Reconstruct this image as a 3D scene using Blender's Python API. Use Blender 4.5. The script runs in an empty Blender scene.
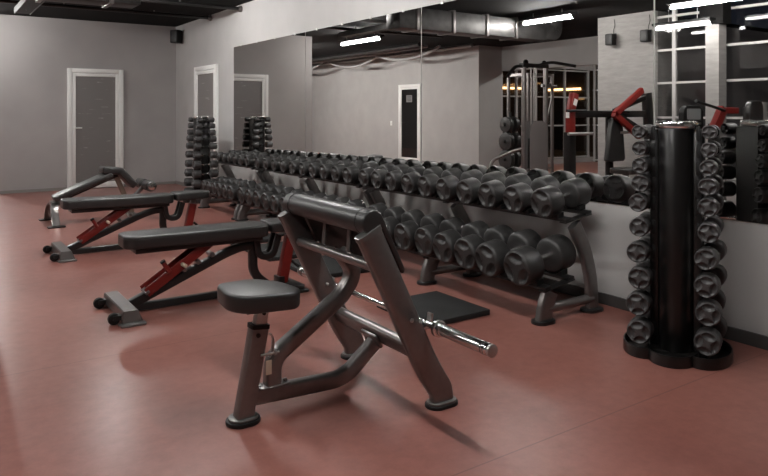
import bpy, bmesh, math, random
from mathutils import Vector, Matrix
random.seed(7)
PI = math.pi
SC = bpy.context.scene
COL = SC.collection

# ------------------------------------------------------------------ materials
def new_mat(name):
    m = bpy.data.materials.new(name); m.use_nodes = True
    nt = m.node_tree; b = nt.nodes['Principled BSDF']
    return m, nt, b

def paint(name, col, rough=.5, metal=0., spec=.5, noise=0., nscale=8., bump=0., bscale=200., coat=0., rvar=0.):
    m, nt, b = new_mat(name)
    b.inputs['Base Color'].default_value = (*col, 1); b.inputs['Roughness'].default_value = rough
    b.inputs['Metallic'].default_value = metal; b.inputs['Specular IOR Level'].default_value = spec
    b.inputs['Coat Weight'].default_value = coat
    tc = nt.nodes.new('ShaderNodeTexCoord')
    if noise > 0 or rvar > 0:
        n = nt.nodes.new('ShaderNodeTexNoise'); n.inputs['Scale'].default_value = nscale; n.inputs['Detail'].default_value = 5
        nt.links.new(tc.outputs['Object'], n.inputs['Vector'])
        if noise > 0:
            r = nt.nodes.new('ShaderNodeValToRGB')
            r.color_ramp.elements[0].position = .3; r.color_ramp.elements[1].position = .7
            r.color_ramp.elements[0].color = (*[c*(1-noise) for c in col], 1)
            r.color_ramp.elements[1].color = (*[min(1, c*(1+noise)) for c in col], 1)
            nt.links.new(n.outputs['Fac'], r.inputs['Fac']); nt.links.new(r.outputs['Color'], b.inputs['Base Color'])
        if rvar > 0:
            mr = nt.nodes.new('ShaderNodeMapRange'); mr.inputs['To Min'].default_value = rough-rvar; mr.inputs['To Max'].default_value = rough+rvar
            nt.links.new(n.outputs['Fac'], mr.inputs['Value']); nt.links.new(mr.outputs['Result'], b.inputs['Roughness'])
    if bump > 0:
        n2 = nt.nodes.new('ShaderNodeTexNoise'); n2.inputs['Scale'].default_value = bscale; n2.inputs['Detail'].default_value = 3
        bp = nt.nodes.new('ShaderNodeBump'); bp.inputs['Strength'].default_value = bump; bp.inputs['Distance'].default_value = .002
        nt.links.new(tc.outputs['Object'], n2.inputs['Vector']); nt.links.new(n2.outputs['Fac'], bp.inputs['Height']); nt.links.new(bp.outputs['Normal'], b.inputs['Normal'])
    return m

def floor_mat():
    m, nt, b = new_mat('red_sheet_floor')
    L = nt.links; tc = nt.nodes.new('ShaderNodeTexCoord')
    def noise(s, d, r=.6):
        n = nt.nodes.new('ShaderNodeTexNoise'); n.inputs['Scale'].default_value = s; n.inputs['Detail'].default_value = d; n.inputs['Roughness'].default_value = r
        L.new(tc.outputs['Object'], n.inputs['Vector']); return n
    n1 = noise(1.1, 6); n2 = noise(14, 6, .7)
    mx = nt.nodes.new('ShaderNodeMix'); mx.data_type = 'FLOAT'; mx.inputs['Factor'].default_value = .45
    L.new(n1.outputs['Fac'], mx.inputs[2]); L.new(n2.outputs['Fac'], mx.inputs[3])
    r = nt.nodes.new('ShaderNodeValToRGB'); r.color_ramp.elements[0].position = .32; r.color_ramp.elements[1].position = .68
    r.color_ramp.elements[0].color = (.172, .060, .048, 1); r.color_ramp.elements[1].color = (.310, .130, .105, 1)
    L.new(mx.outputs[0], r.inputs['Fac'])
    # welded seams between the floor sheets: thin dark lines
    sep = nt.nodes.new('ShaderNodeSeparateXYZ'); L.new(tc.outputs['Object'], sep.inputs[0])
    def seam(sock, off, period):
        a = nt.nodes.new('ShaderNodeMath'); a.operation = 'ADD'; a.inputs[1].default_value = off; L.new(sock, a.inputs[0])
        p = nt.nodes.new('ShaderNodeMath'); p.operation = 'PINGPONG'; p.inputs[1].default_value = period/2; L.new(a.outputs[0], p.inputs[0])
        c = nt.nodes.new('ShaderNodeMath'); c.operation = 'LESS_THAN'; c.inputs[1].default_value = .0035; L.new(p.outputs[0], c.inputs[0]); return c
    s1 = seam(sep.outputs['Y'], -1.907+20, 2.0)
    dk = nt.nodes.new('ShaderNodeMix'); dk.data_type = 'RGBA'; dk.inputs[7].default_value = (.10, .036, .03, 1)
    f = nt.nodes.new('ShaderNodeMath'); f.operation = 'MULTIPLY'; f.inputs[1].default_value = .6; L.new(s1.outputs[0], f.inputs[0])
    L.new(f.outputs[0], dk.inputs['Factor']); L.new(r.outputs['Color'], dk.inputs[6]); L.new(dk.outputs[2], b.inputs['Base Color'])
    mr = nt.nodes.new('ShaderNodeMapRange'); mr.inputs['To Min'].default_value = .22; mr.inputs['To Max'].default_value = .42
    L.new(n1.outputs['Fac'], mr.inputs['Value']); L.new(mr.outputs['Result'], b.inputs['Roughness'])
    n3 = noise(3, 2); bp = nt.nodes.new('ShaderNodeBump'); bp.inputs['Strength'].default_value = .25; bp.inputs['Distance'].default_value = .01
    L.new(n3.outputs['Fac'], bp.inputs['Height']); L.new(bp.outputs['Normal'], b.inputs['Normal'])
    return m

def ceil_mat():
    m, nt, b = new_mat('black_ceiling_panels')
    tc = nt.nodes.new('ShaderNodeTexCoord'); n = nt.nodes.new('ShaderNodeTexNoise'); n.inputs['Scale'].default_value = .8
    nt.links.new(tc.outputs['Object'], n.inputs['Vector'])
    r = nt.nodes.new('ShaderNodeValToRGB'); r.color_ramp.elements[0].color = (.003, .0028, .0028, 1); r.color_ramp.elements[1].color = (.008, .0075, .0072, 1)
    nt.links.new(n.outputs['Fac'], r.inputs['Fac']); nt.links.new(r.outputs['Color'], b.inputs['Base Color'])
    b.inputs['Roughness'].default_value = .8; b.inputs['Specular IOR Level'].default_value = .12
    return m

def emit(name, col, s):
    m, nt, b = new_mat(name)
    b.inputs['Base Color'].default_value = (.8, .8, .8, 1)
    b.inputs['Emission Color'].default_value = (*col, 1); b.inputs['Emission Strength'].default_value = s
    return m

def glass(name, tint=(.9, .9, .9), mixf=.12, rough=0.):
    m, nt, b = new_mat(name); nt.nodes.remove(b)
    o = nt.nodes['Material Output']; t = nt.nodes.new('ShaderNodeBsdfTransparent'); t.inputs[0].default_value = (*tint, 1)
    g = nt.nodes.new('ShaderNodeBsdfGlossy'); g.inputs['Roughness'].default_value = rough; g.inputs['Color'].default_value = (.9, .9, .9, 1)
    x = nt.nodes.new('ShaderNodeMixShader'); x.inputs[0].default_value = mixf
    nt.links.new(t.outputs[0], x.inputs[1]); nt.links.new(g.outputs[0], x.inputs[2]); nt.links.new(x.outputs[0], o.inputs[0])
    return m

def door_glass():
    m, nt, b = new_mat('scratched_grey_door_film'); L = nt.links
    tc = nt.nodes.new('ShaderNodeTexCoord'); mp = nt.nodes.new('ShaderNodeMapping'); mp.inputs['Scale'].default_value = (2.2, 1, 14)
    L.new(tc.outputs['Object'], mp.inputs[0])
    n = nt.nodes.new('ShaderNodeTexNoise'); n.inputs['Scale'].default_value = 2.4; n.inputs['Detail'].default_value = 6; L.new(mp.outputs[0], n.inputs['Vector'])
    r = nt.nodes.new('ShaderNodeValToRGB'); r.color_ramp.elements[0].position = .66; r.color_ramp.elements[1].position = .74
    r.color_ramp.elements[0].color = (.19, .178, .172, 1); r.color_ramp.elements[1].color = (.36, .35, .34, 1)
    L.new(n.outputs['Fac'], r.inputs['Fac']); L.new(r.outputs['Color'], b.inputs['Base Color']); b.inputs['Roughness'].default_value = .3
    return m

M = dict(
    wall=paint('pale_grey_wall_paint', (.40, .39, .38), .85, noise=.05, nscale=2.2, bump=.2, bscale=60),
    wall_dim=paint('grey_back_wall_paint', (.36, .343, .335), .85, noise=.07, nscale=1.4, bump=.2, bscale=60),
    floor=floor_mat(), ceiling=ceil_mat(),
    white=paint('white_door_plastic', (.78, .78, .76), .35),
    door_film=door_glass(),
    dark_glass=paint('dark_door_glass', (.012, .012, .012), .06, spec=.6),
    skirting=paint('dark_grey_skirting', (.05, .047, .046), .45),
    skirting_light=paint('grey_skirting', (.22, .205, .195), .5),
    rubber=paint('matte_black_rubber', (.023, .022, .0215), .45, noise=.25, nscale=30, bump=.25, bscale=90, rvar=.09),
    urethane=paint('dark_grey_urethane', (.042, .040, .040), .5, noise=.12, nscale=40, rvar=.06),
    mat=paint('black_rubber_mat', (.008, .008, .008), .7, noise=.5, nscale=120, bump=.4, bscale=220),
    vinyl=paint('black_vinyl', (.0125, .012, .0117), .40, spec=.75, noise=.1, nscale=20, bump=.12, bscale=260),
    board=paint('black_backing_board', (.007, .0065, .0065), .5),
    gun=paint('gunmetal_grey_paint', (.21, .195, .19), .30, metal=.8, noise=.06, nscale=30),
    gun_light=paint('grey_metal_plate', (.20, .195, .19), .33, metal=.7),
    black=paint('black_frame_paint', (.0085, .008, .008), .34, noise=.08, nscale=20),
    gloss_black=paint('gloss_black_steel', (.005, .0045, .0044), .3, spec=.5),
    plastic=paint('black_plastic', (.0065, .0065, .0065), .5, spec=.3),
    red=paint('red_powder_coat', (.17, .012, .009), .36, noise=.06, nscale=20),
    chrome=paint('chrome', (.78, .77, .75), .13, metal=1., rvar=.05, nscale=25),
    steel=paint('satin_steel', (.48, .47, .455), .3, metal=.9),
    bronze=paint('tan_metal_tube', (.24, .19, .15), .35, metal=.5),
    beige=paint('beige_plastic', (.62, .5, .38), .5),
    concrete=None,
    galv=paint('galvanised_duct', (.075, .073, .072), .45, metal=.75, noise=.25, nscale=9, rvar=.08),
    cable=paint('grey_cable', (.30, .295, .29), .5),
    alu=paint('white_window_aluminium', (.42, .41, .40), .35),
    screen=paint('grey_console_screen', (.22, .23, .23), .2),
    shroud=None,
    pane=glass('night_window_pane', (.82, .82, .82), .05),
    amber=emit('gold_reflection_glow', (1, .55, .22), 2.2),  # glow that imitates gold reflections in the windows
    asphalt=paint('night_asphalt', (.04, .04, .042), .8),
    facade=paint('dark_brown_facade', (.06, .045, .036), .8),
)
def concrete():
    m, nt, b = new_mat('board_marked_concrete'); L = nt.links
    tc = nt.nodes.new('ShaderNodeTexCoord'); mp = nt.nodes.new('ShaderNodeMapping'); mp.inputs['Scale'].default_value = (1.5, 1.5, 9)
    L.new(tc.outputs['Object'], mp.inputs[0]); n = nt.nodes.new('ShaderNodeTexNoise'); n.inputs['Scale'].default_value = 2.5; n.inputs['Detail'].default_value = 8; n.inputs['Roughness'].default_value = .7
    L.new(mp.outputs[0], n.inputs['Vector']); r = nt.nodes.new('ShaderNodeValToRGB'); r.color_ramp.elements[0].position = .3; r.color_ramp.elements[1].position = .7
    r.color_ramp.elements[0].color = (.20, .192, .184, 1); r.color_ramp.elements[1].color = (.285, .275, .265, 1)
    L.new(n.outputs['Fac'], r.inputs['Fac']); L.new(r.outputs['Color'], b.inputs['Base Color']); b.inputs['Roughness'].default_value = .85
    return m
M['concrete'] = concrete()
def mirror_mat():
    m, nt, b = new_mat('mirror_silver')
    b.inputs['Base Color'].default_value = (.80, .79, .775, 1); b.inputs['Metallic'].default_value = 1; b.inputs['Roughness'].default_value = .0
    return m
M['mirror'] = mirror_mat()
def shroud_mat():
    m, nt, b = new_mat('frosted_grey_shroud'); b.inputs['Base Color'].default_value = (.30, .295, .29, 1); b.inputs['Roughness'].default_value = .4; b.inputs['Alpha'].default_value = .6; return m
M['shroud'] = shroud_mat()

# ------------------------------------------------------------------ mesh helpers
def B(): return bmesh.new()

def box(bm, c, s, rot=None, bev=0., seg=2):
    r = bmesh.ops.create_cube(bm, size=1.)
    vs = r['verts']
    bmesh.ops.scale(bm, vec=s, verts=vs)
    if bev > 0:
        es = list({e for v in vs for e in v.link_edges})
        rr = bmesh.ops.bevel(bm, geom=es, offset=bev, segments=seg, affect='EDGES', profile=.5)
        vs = list({v for f in rr['faces'] for v in f.verts} | {v for v in vs if v.is_valid})
        vs = [v for v in vs if v.is_valid]
    if rot is not None: bmesh.ops.rotate(bm, cent=(0, 0, 0), matrix=rot, verts=vs)
    bmesh.ops.translate(bm, vec=c, verts=vs)
    return vs

def frame_from(t, ref=None):
    t = t.normalized()
    if ref is None or abs(t.dot(ref)) > .99: ref = Vector((0, 0, 1)) if abs(t.z) < .9 else Vector((1, 0, 0))
    b = t.cross(ref).normalized(); n = b.cross(t).normalized()
    return t, n, b

def loft(bm, rings, closed=False, caps=True):
    R = [[bm.verts.new(p) for p in r] for r in rings]; n = len(R[0]); k = len(R)
    for i in range(k if closed else k-1):
        a, b = R[i], R[(i+1) % k]
        for j in range(n): bm.faces.new((a[j], a[(j+1) % n], b[(j+1) % n], b[j]))
    if caps and not closed:
        bm.faces.new(list(reversed(R[0]))); bm.faces.new(R[-1])
    return R

def section(kind, w, h, n=16):
    pts = []
    if kind == 'round':
        for i in range(n): a = 2*PI*i/n; pts.append((w/2*math.cos(a), h/2*math.sin(a)))
    elif kind == 'oval':        # racetrack / superellipse
        for i in range(n):
            a = 2*PI*i/n; c, s = math.cos(a), math.sin(a)
            pts.append((w/2*math.copysign(abs(c)**.45, c), h/2*math.copysign(abs(s)**.45, s)))
    else:                        # rounded rectangle
        r = min(w, h)*.16
        for cx, cy, a0 in ((w/2-r, h/2-r, 0), (-w/2+r, h/2-r, PI/2), (-w/2+r, -h/2+r, PI), (w/2-r, -h/2+r, 1.5*PI)):
            for k in range(3): a = a0+k*PI/4; pts.append((cx+r*math.cos(a), cy+r*math.sin(a)))
    return pts

def fillet(pts, rad, n=6):
    P = [Vector(p) for p in pts]; out = [P[0]]
    for i in range(1, len(P)-1):
        a, b, c = P[i-1], P[i], P[i+1]; u = (a-b); v = (c-b)
        r = min(rad if not isinstance(rad, (list, tuple)) else rad[i-1], u.length*.48, v.length*.48)
        p, q = b+u.normalized()*r, b+v.normalized()*r
        for k in range(n+1):
            t = k/n; out.append(p*(1-t)**2+b*2*t*(1-t)+q*t*t)
    out.append(P[-1]); return out

def sweep(bm, path, w, h=None, normal=(0, 1, 0), kind='round', n=16):
    """w is the size along the plane normal, h the size within the path plane"""
    h = h or w; P = [Vector(p) for p in path]; N = Vector(normal); sec = section(kind, w, h, n); rings = []
    for i, p in enumerate(P):
        if i == 0: t = P[1]-P[0]
        elif i == len(P)-1: t = P[-1]-P[-2]
        else: t = (P[i+1]-P[i]).normalized()+(P[i]-P[i-1]).normalized()
        t.normalize(); nn = (N-t*N.dot(t)).normalized(); bb = t.cross(nn)
        rings.append([p+nn*x+bb*y for x, y in sec])
    loft(bm, rings)

def tube(bm, a, b, r, n=16, r2=None):
    a, b = Vector(a), Vector(b); t, nn, bb = frame_from(b-a); r2 = r if r2 is None else r2
    loft(bm, [[p+nn*(q*math.cos(2*PI*i/n))+bb*(q*math.sin(2*PI*i/n)) for i in range(n)] for p, q in ((a, r), (b, r2))])

def lathe(bm, a, d, prof, n=28):
    """profile of (distance along d, radius)"""
    a = Vector(a); t, nn, bb = frame_from(Vector(d))
    loft(bm, [[a+t*s+nn*(r*math.cos(2*PI*i/n))+bb*(r*math.sin(2*PI*i/n)) for i in range(n)] for s, r in prof])

def prism(bm, poly, axis, lo, hi, bev=0., seg=2):
    """poly in the plane across the axis; axis 'x': (y,z), 'y': (x,z), 'z': (x,y)"""
    def P(p, k): return {'x': (k, p[0], p[1]), 'y': (p[0], k, p[1]), 'z': (p[0], p[1], k)}[axis]
    a = [bm.verts.new(P(p, lo)) for p in poly]; b = [bm.verts.new(P(p, hi)) for p in poly]; n = len(poly)
    fs = [bm.faces.new(a), bm.faces.new(list(reversed(b)))]
    for i in range(n): fs.append(bm.faces.new((a[i], b[i], b[(i+1) % n], a[(i+1) % n])))
    bmesh.ops.recalc_face_normals(bm, faces=fs)
    if bev > 0:
        es = list(set(fs[0].edges)|set(fs[1].edges))
        bmesh.ops.bevel(bm, geom=es, offset=bev, segments=seg, affect='EDGES', profile=.5)

def stadium(cx, cy, lx, ly, n=8):
    """oval of total size lx, ly with round ends along the longer side"""
    out = []; r = min(lx, ly)/2; dx, dy = lx/2-r, ly/2-r
    for k in range(4*n):
        a = 2*PI*k/(4*n); c, s = math.cos(a), math.sin(a)
        out.append((cx+r*c+math.copysign(dx, c if abs(c) > 1e-6 else 1)*(1 if dx else 0), cy+r*s+math.copysign(dy, s if abs(s) > 1e-6 else 1)*(1 if dy else 0)))
    return out

def rrect(cx, cy, lx, ly, r, n=5):
    out = []
    for sx, sy, a0 in ((1, 1, 0), (-1, 1, PI/2), (-1, -1, PI), (1, -1, 1.5*PI)):
        for k in range(n+1):
            a = a0+k*PI/2/n; out.append((cx+sx*(lx/2-r)+r*math.cos(a), cy+sy*(ly/2-r)+r*math.sin(a)))
    return out

def world_loc(o):
    v = Vector((0, 0, 0)); rotated = False
    while o: v = v+o.location; o = o.parent
    return v

def obj(name, bm, mat, parent=None, local=False, smooth=35):
    bmesh.ops.recalc_face_normals(bm, faces=bm.faces)
    if parent is not None and not local: bmesh.ops.translate(bm, vec=-world_loc(parent), verts=bm.verts)
    me = bpy.data.meshes.new(name); bm.to_mesh(me); bm.free()
    me.materials.append(mat if not isinstance(mat, str) else M[mat])
    for p in me.polygons: p.use_smooth = True
    me.set_sharp_from_angle(angle=math.radians(smooth))
    o = bpy.data.objects.new(name, me); COL.objects.link(o)
    if parent is not None: o.parent = parent
    return o

def tag(o, label, cat, group=None, kind=None):
    o['label'] = label; o['category'] = cat
    if group: o['group'] = group
    if kind: o['kind'] = kind
    return o

def thing(name, label, cat, loc=(0, 0, 0), rotz=0., group=None):
    o = bpy.data.objects.new(name, None); COL.objects.link(o); o.empty_display_size = .1
    o.location = loc; o.rotation_euler = (0, 0, rotz)
    return tag(o, label, cat, group)

def struct(name, bm, mat, parent=None, smooth=35):
    o = obj(name, bm, mat, parent, smooth=smooth)
    if parent is None: o['kind'] = 'structure'
    return o

def dup(root, loc, label, group=None, rotz=None, cat=None):
    r = root.copy(); COL.objects.link(r); r.location = loc; r['label'] = label
    if rotz is not None: r.rotation_euler = (r.rotation_euler[0], r.rotation_euler[1], rotz)
    if group: r['group'] = group
    for ch in list(root.children):
        c = ch.copy(); COL.objects.link(c); c.parent = r
        for g in list(ch.children):
            d = g.copy(); COL.objects.link(d); d.parent = c
    return r

ORD = ['nearest', 'second', 'third', 'fourth', 'fifth', 'sixth', 'seventh', 'eighth', 'ninth', 'tenth', 'eleventh', 'twelfth']

# ------------------------------------------------------------------ the setting
XW, YB, ZC = 3.92, 12.72, 2.95           # mirror wall, back wall, ceiling height
def slab(name, x0, x1, y0, y1, z0, z1, mat):
    bm = B(); box(bm, ((x0+x1)/2, (y0+y1)/2, (z0+z1)/2), (x1-x0, y1-y0, z1-z0)); return struct(name, bm, mat)
bm = B()
for x0, x1, y0, y1 in ((-7.5, -1.9, 7.0, 22.2), (-1.9, XW+.2, -3.2, 22.2)): box(bm, ((x0+x1)/2, (y0+y1)/2, -.05), (x1-x0, y1-y0, .1))
struct('floor', bm, 'floor')
bm = B()
for x0, x1, y0, y1 in ((-7.5, -1.9, 7.0, 22.2), (-1.9, XW+.2, -3.2, 22.2)): box(bm, ((x0+x1)/2, (y0+y1)/2, ZC+.05), (x1-x0, y1-y0, .1))
struct('ceiling', bm, 'ceiling')
slab('wall_back', 1.02, XW, YB, 22.1, 0, ZC, 'wall_dim')
slab('wall_right', XW, XW+.2, -3.2, YB, 0, ZC, 'wall')
slab('wall_front', -3.0, XW, -3.2, -3.0, 0, ZC, 'wall')
slab('wall_far_end', -3.15, 1.02, 22.0, 22.2, 0, ZC, 'wall')
slab('wall_left', -3.9, -3.15, 12.1, 22.2, 0, ZC, 'wall')
slab('wall_alcove_end', -7.5, -3.9, 12.1, 12.3, 2.5, ZC, 'wall')
slab('wall_alcove_sill', -7.5, -3.9, 12.1, 12.3, 0, .12, 'wall_dim')
slab('wall_header', -4.1, -3.9, 7.1, 12.1, 2.36, ZC, 'wall')
slab('wall_alcove_near', -7.5, -2.3, 6.9, 7.1, 0, ZC, 'wall_dim')
slab('wall_column', -2.3, -1.7, 6.42, 7.5, 0, ZC, 'concrete')
slab('wall_window_sill', -1.88, -1.72, -3.0, 6.42, 0, .35, 'wall')
# skirting
slab('baseboard_right', XW-.015, XW, -3.0, 10.47, 0, .075, 'skirting')
slab('baseboard_right_far', XW-.015, XW, 11.60, YB, 0, .06, 'skirting_light')
slab('baseboard_back', 2.98, XW-.015, YB-.015, YB, 0, .05, 'skirting_light')
slab('baseboard_back_outer', 1.02, 2.03, YB-.015, YB, 0, .05, 'skirting_light')
slab('baseboard_left', -3.15, -3.135, 12.1, 14.35, 0, .06, 'skirting_light')

# concrete pier standing in front of the window wall
slab('wall_pier', -1.72, -1.52, 5.27, 5.47, 0, 2.60, 'concrete')
slab('wall_beam', -1.72, -1.50, 5.2, 5.55, 2.60, ZC, 'ceiling')

# windows: white aluminium grid with dark night panes, one unit per bay
def window(name, axis, fixed, lo, hi, z0, z1, bars, posts):
    """window in the plane x = fixed running along y from lo to hi"""
    bm = B()
    def P(a, z): return (fixed, a, z) if axis == 'y' else (a, fixed, z)
    def S(d, a, z): return (d, a, z) if axis == 'y' else (a, d, z)
    for z in bars: box(bm, P((lo+hi)/2, z), S(.05, hi-lo, .034))
    for y in posts: box(bm, P(y, (z0+z1)/2), S(.06, .055, z1-z0))
    fr = struct(name, bm, 'alu')
    g = B(); box(g, P((lo+hi)/2, (z0+z1)/2), S(.008, hi-lo, z1-z0)); obj('pane', g, 'pane', fr)
BARS = [.38, 1.26, 1.80, 2.315, 2.84]
window('window_1', 'y', -1.80, 3.6, 6.42, .35, ZC, BARS, [3.64, 6.13])
window('window_2', 'y', -1.80, 2.2, 3.58, .35, ZC, BARS, [2.24, 3.54])
window('window_3', 'y', -1.80, -3.0, 2.18, .35, ZC, BARS, [-2.9, -1.4, .2, 2.1])
window('window_4', 'y', -7.35, 7.1, 12.1, 0, ZC, [.05, 1.0, 1.95, 2.5, 2.9], [7.15, 8.3, 9.5, 10.7, 12.05])
window('window_5', 'x', 12.2, -7.3, -3.95, .12, 2.5, [.15, 1.0, 1.75, 2.46], [-7.25, -6.3, -5.2, -4.5, -3.98])
# outside, seen dimly through the panes
slab('ground_outside', -16, -7.5, -6, 24, -.3, -.2, 'asphalt')
slab('ground_outside_near', -7.5, -1.9, -6, 6.8, -.3, -.2, 'asphalt')

# doors -------------------------------------------------------------
def door(name, wall, a0, a1, h, face, leafmat, handle_at, sign=False, hinge_at=None):
    """wall 'y': opening in the plane y=face, spanning x; wall 'x': plane x=face, spanning y. face normal points into the room"""
    s = -1 if wall == 'y' or face > 0 else 1
    def P(a, d, z): return (a, face+s*d, z) if wall == 'y' else (face+s*d, a, z)
    def S(a, d, z): return (a, d, z) if wall == 'y' else (d, a, z)
    fw, W = .075, a1-a0; mid = (a0+a1)/2
    bm = B()
    for a in (a0+fw/2, a1-fw/2): box(bm, P(a, .02, h/2), S(fw, .05, h), bev=.006)
    box(bm, P(mid, .02, h-fw/2), S(W-2*fw, .05, fw), bev=.003)
    fr = struct(name, bm, 'white')
    l0, l1 = a0+fw+.004, a1-fw-.004; st = .055
    bm = B()
    for a in (l0+st/2, l1-st/2): box(bm, P(a, .014, (h-fw-.005+.012)/2), S(st, .05, h-fw-.017), bev=.003)
    box(bm, P(mid, .014, h-fw-.005-st/2), S(l1-l0-2*st, .05, st), bev=.003)
    box(bm, P(mid, .014, .065), S(l1-l0-2*st, .05, .10), bev=.003)
    lf = obj('leaf', bm, 'white', fr)
    bm = B(); box(bm, P(mid, .014, h/2), S(l1-l0-2*st+.02, .016, h-.2)); obj('door_panel', bm, leafmat, lf)
    ha = l0+st/2 if handle_at == 'lo' else l1-st/2; dr = 1 if handle_at == 'lo' else -1
    bm = B(); box(bm, P(ha, .044, 1.02), S(.03, .012, .2), bev=.004)
    tube(bm, P(ha, .04, 1.07), P(ha, .09, 1.07), .01, 10); tube(bm, P(ha-.005*dr, .09, 1.07), P(ha+.12*dr, .09, 1.07), .01, 10)
    obj('handle', bm, 'white', lf)
    hg = a1-fw if handle_at == 'lo' else a0+fw
    for z in (.25, h-.3):
        bm = B(); tube(bm, P(hg, .05, z-.05), P(hg, .05, z+.05), .011, 10); obj('hinge', bm, 'white', fr)
    return fr
door('door_1', 'y', 2.04, 2.965, 2.105, YB, 'door_film', 'lo')
door('door_2', 'x', 10.50, 11.57, 2.12, XW, 'door_film', 'lo')
d3 = door('door_3', 'x', 14.36, 15.36, 2.11, -3.15, 'dark_glass', 'hi')
# notice on the far door: pale sheet with lines of print too small to read
bm = B(); box(bm, (-3.118, 14.86, 1.72), (.004, .26, .19))
nt_ = thing('door_notice', 'small grey notice sheet stuck on the dark glass door', 'notice', (-3.12, 14.86, 1.62))
obj('sheet', bm, M['gun_light'], nt_)
for k in range(4):
    bm = B(); box(bm, (-3.115, 14.86, 1.775-k*.035), (.002, .19-.02*(k % 2), .012)); obj('print_line', bm, M['plastic'], nt_)
# light switch on the far wall
t = thing('light_switch', 'small white light switch beside the dark glass door', 'switch', (-3.15, 15.75, 1.0))
bm = B(); box(bm, (-3.143, 15.75, 1.04), (.014, .09, .13), bev=.004); obj('plate', bm, 'white', t)
bm = B(); box(bm, (-3.133, 15.75, 1.04), (.01, .045, .07), bev=.003); obj('rocker', bm, 'white', t)

# mirrors ------------------------------------------------------------
edges = [9.839, 7.482, 5.118, 2.636, .28, -2.1]
mlab = ['farthest wall mirror panel reflecting the grey back wall and far dumbbell tower',
        'wall mirror panel reflecting a lit ceiling tube and drooping cables',
        'wall mirror panel reflecting the concrete column and the cable machine',
        'wall mirror panel behind the near dumbbell tower, reflecting the windows',
        'wall mirror panel at the near end of the wall, past the near tower panel']
for i in range(5):
    y1, y0 = edges[i], edges[i+1]
    t = thing('wall_mirror', mlab[i], 'mirror', (XW, (y0+y1)/2, .705), 0, 'wall mirrors above the dumbbell racks')
    bm = B(); box(bm, (XW-.004, (y0+y1)/2, (.705+2.335)/2), (.006, y1-y0-.012, 2.335-.705)); obj('mirror_glass', bm, 'mirror', t)
    for k in range(4):
        bm = B(); box(bm, (XW-.008, y0+(y1-y0)*(k+.5)/4, 2.337), (.014, .03, .022), bev=.002); obj('clip', bm, 'steel', t)

# ------------------------------------------------------------------ ceiling fittings
def light_fixture(x, y0, y1, z, label, k=1.):
    key = f'lit_tube_{k:.2f}'
    if key not in M: M[key] = emit(key, (1, .98, .955), 60*k)
    t = thing('tube_light', label, 'ceiling light', (x, (y0+y1)/2, z), 0, 'ceiling tube lights')
    bm = B(); box(bm, (x, (y0+y1)/2, z+.055), (.17, y1-y0+.06, .04), bev=.006); obj('housing', bm, 'plastic', t)
    bm = B(); tube(bm, (x, y0, z), (x, y1, z), .022, 14); obj('lit_tube', bm, key, t)
    for y in (y0-.012, y1+.012):
        bm = B(); box(bm, (x, y, z+.012), (.05, .024, .06), bev=.004); obj('end_cap', bm, 'plastic', t)
    for y in (y0+.2, y1-.2):
        bm = B(); tube(bm, (x, y, z+.07), (x, y, ZC+.002), .004, 8); obj('suspension_rod', bm, 'steel', t)
light_fixture(.50, 10.9, 12.35, 2.78, 'lit ceiling tube above the far aisle, left of the duct in the mirror', .65)
light_fixture(-.36, 6.92, 7.92, 2.80, 'lit ceiling tube below the end of the metal duct in the mirror')
light_fixture(-1.33, 5.28, 6.13, 2.60, 'lit ceiling tube beside the concrete column in front of the windows', .2)
light_fixture(-.80, 4.5, 5.55, 2.80, 'lit ceiling tube at the top of the mirror above the window tube', .8)
light_fixture(2.05, 8.5, 9.5, 2.88, 'lit ceiling tube near the dumbbell racks, second from the back wall', 1.5)
light_fixture(2.05, 4.9, 6.2, 2.88, 'lit ceiling tube above the middle of the dumbbell racks', 1.1)
light_fixture(2.05, 1.2, 2.5, 2.88, 'lit ceiling tube above the preacher curl bench', 1.1)
light_fixture(-.60, 1.4, 2.6, 2.84, 'unseen ceiling tube added for light over the floor opposite the near tower', .8)  # out of view, put in for the light it gives
light_fixture(.62, 14.2, 15.6, 2.80, 'hidden ceiling tube added to brighten the far left wall, nearer one', 2.2)  # helper lamp hidden behind the wall edge, brightens the far left wall
light_fixture(.62, 17.6, 19.0, 2.80, 'hidden ceiling tube added to brighten the far left wall, farther one', 2.2)  # second hidden helper lamp for the same wall
light_fixture(-5.2, 9.2, 10.6, 2.84, 'lit ceiling tube over the cable machine alcove')

# cable tray seen at the top left of the ceiling
t = thing('cable_tray', 'grey metal cable tray under the black ceiling near the back wall', 'cable tray', (1.18, 9.9, 2.78))
bm = B()
for x in (1.09, 1.29): box(bm, (x, 9.9, 2.82), (.012, 2.5, .09))
obj('side_rail', bm, 'galv', t)
bm = B(); box(bm, (1.19, 9.9, 2.785), (.19, 2.5, .006)); obj('tray_floor', bm, 'plastic', t)
for y in (8.9, 9.75, 10.7):
    bm = B(); tube(bm, (1.19, y, 2.78), (1.19, y, ZC), .006, 8); obj('hanger', bm, 'steel', t)

# sprinkler pipes across the ceiling
for (y, z, lab) in ((9.55, 2.885, 'nearer dark ceiling pipe running across to the mirror wall'), (10.85, 2.90, 'farther dark ceiling pipe running across to the mirror wall')):
    t = thing('ceiling_pipe', lab, 'pipe', (2.6, y, z), 0, 'ceiling pipes')
    bm = B(); tube(bm, (-1.0, y, z), (XW, y, z), .026, 12); obj('pipe', bm, 'black', t)
    bm = B(); lathe(bm, (XW-.05, y, z), (1, 0, 0), [(0, .034), (.02, .034), (.022, .05), (.05, .05)], 14); obj('flange', bm, 'gun', t)
    bm = B()
    for x in (-.4, 1.7, 3.0): box(bm, (x, y, (z+ZC)/2), (.02, .012, ZC-z))
    obj('bracket', bm, 'gun', t)

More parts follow.
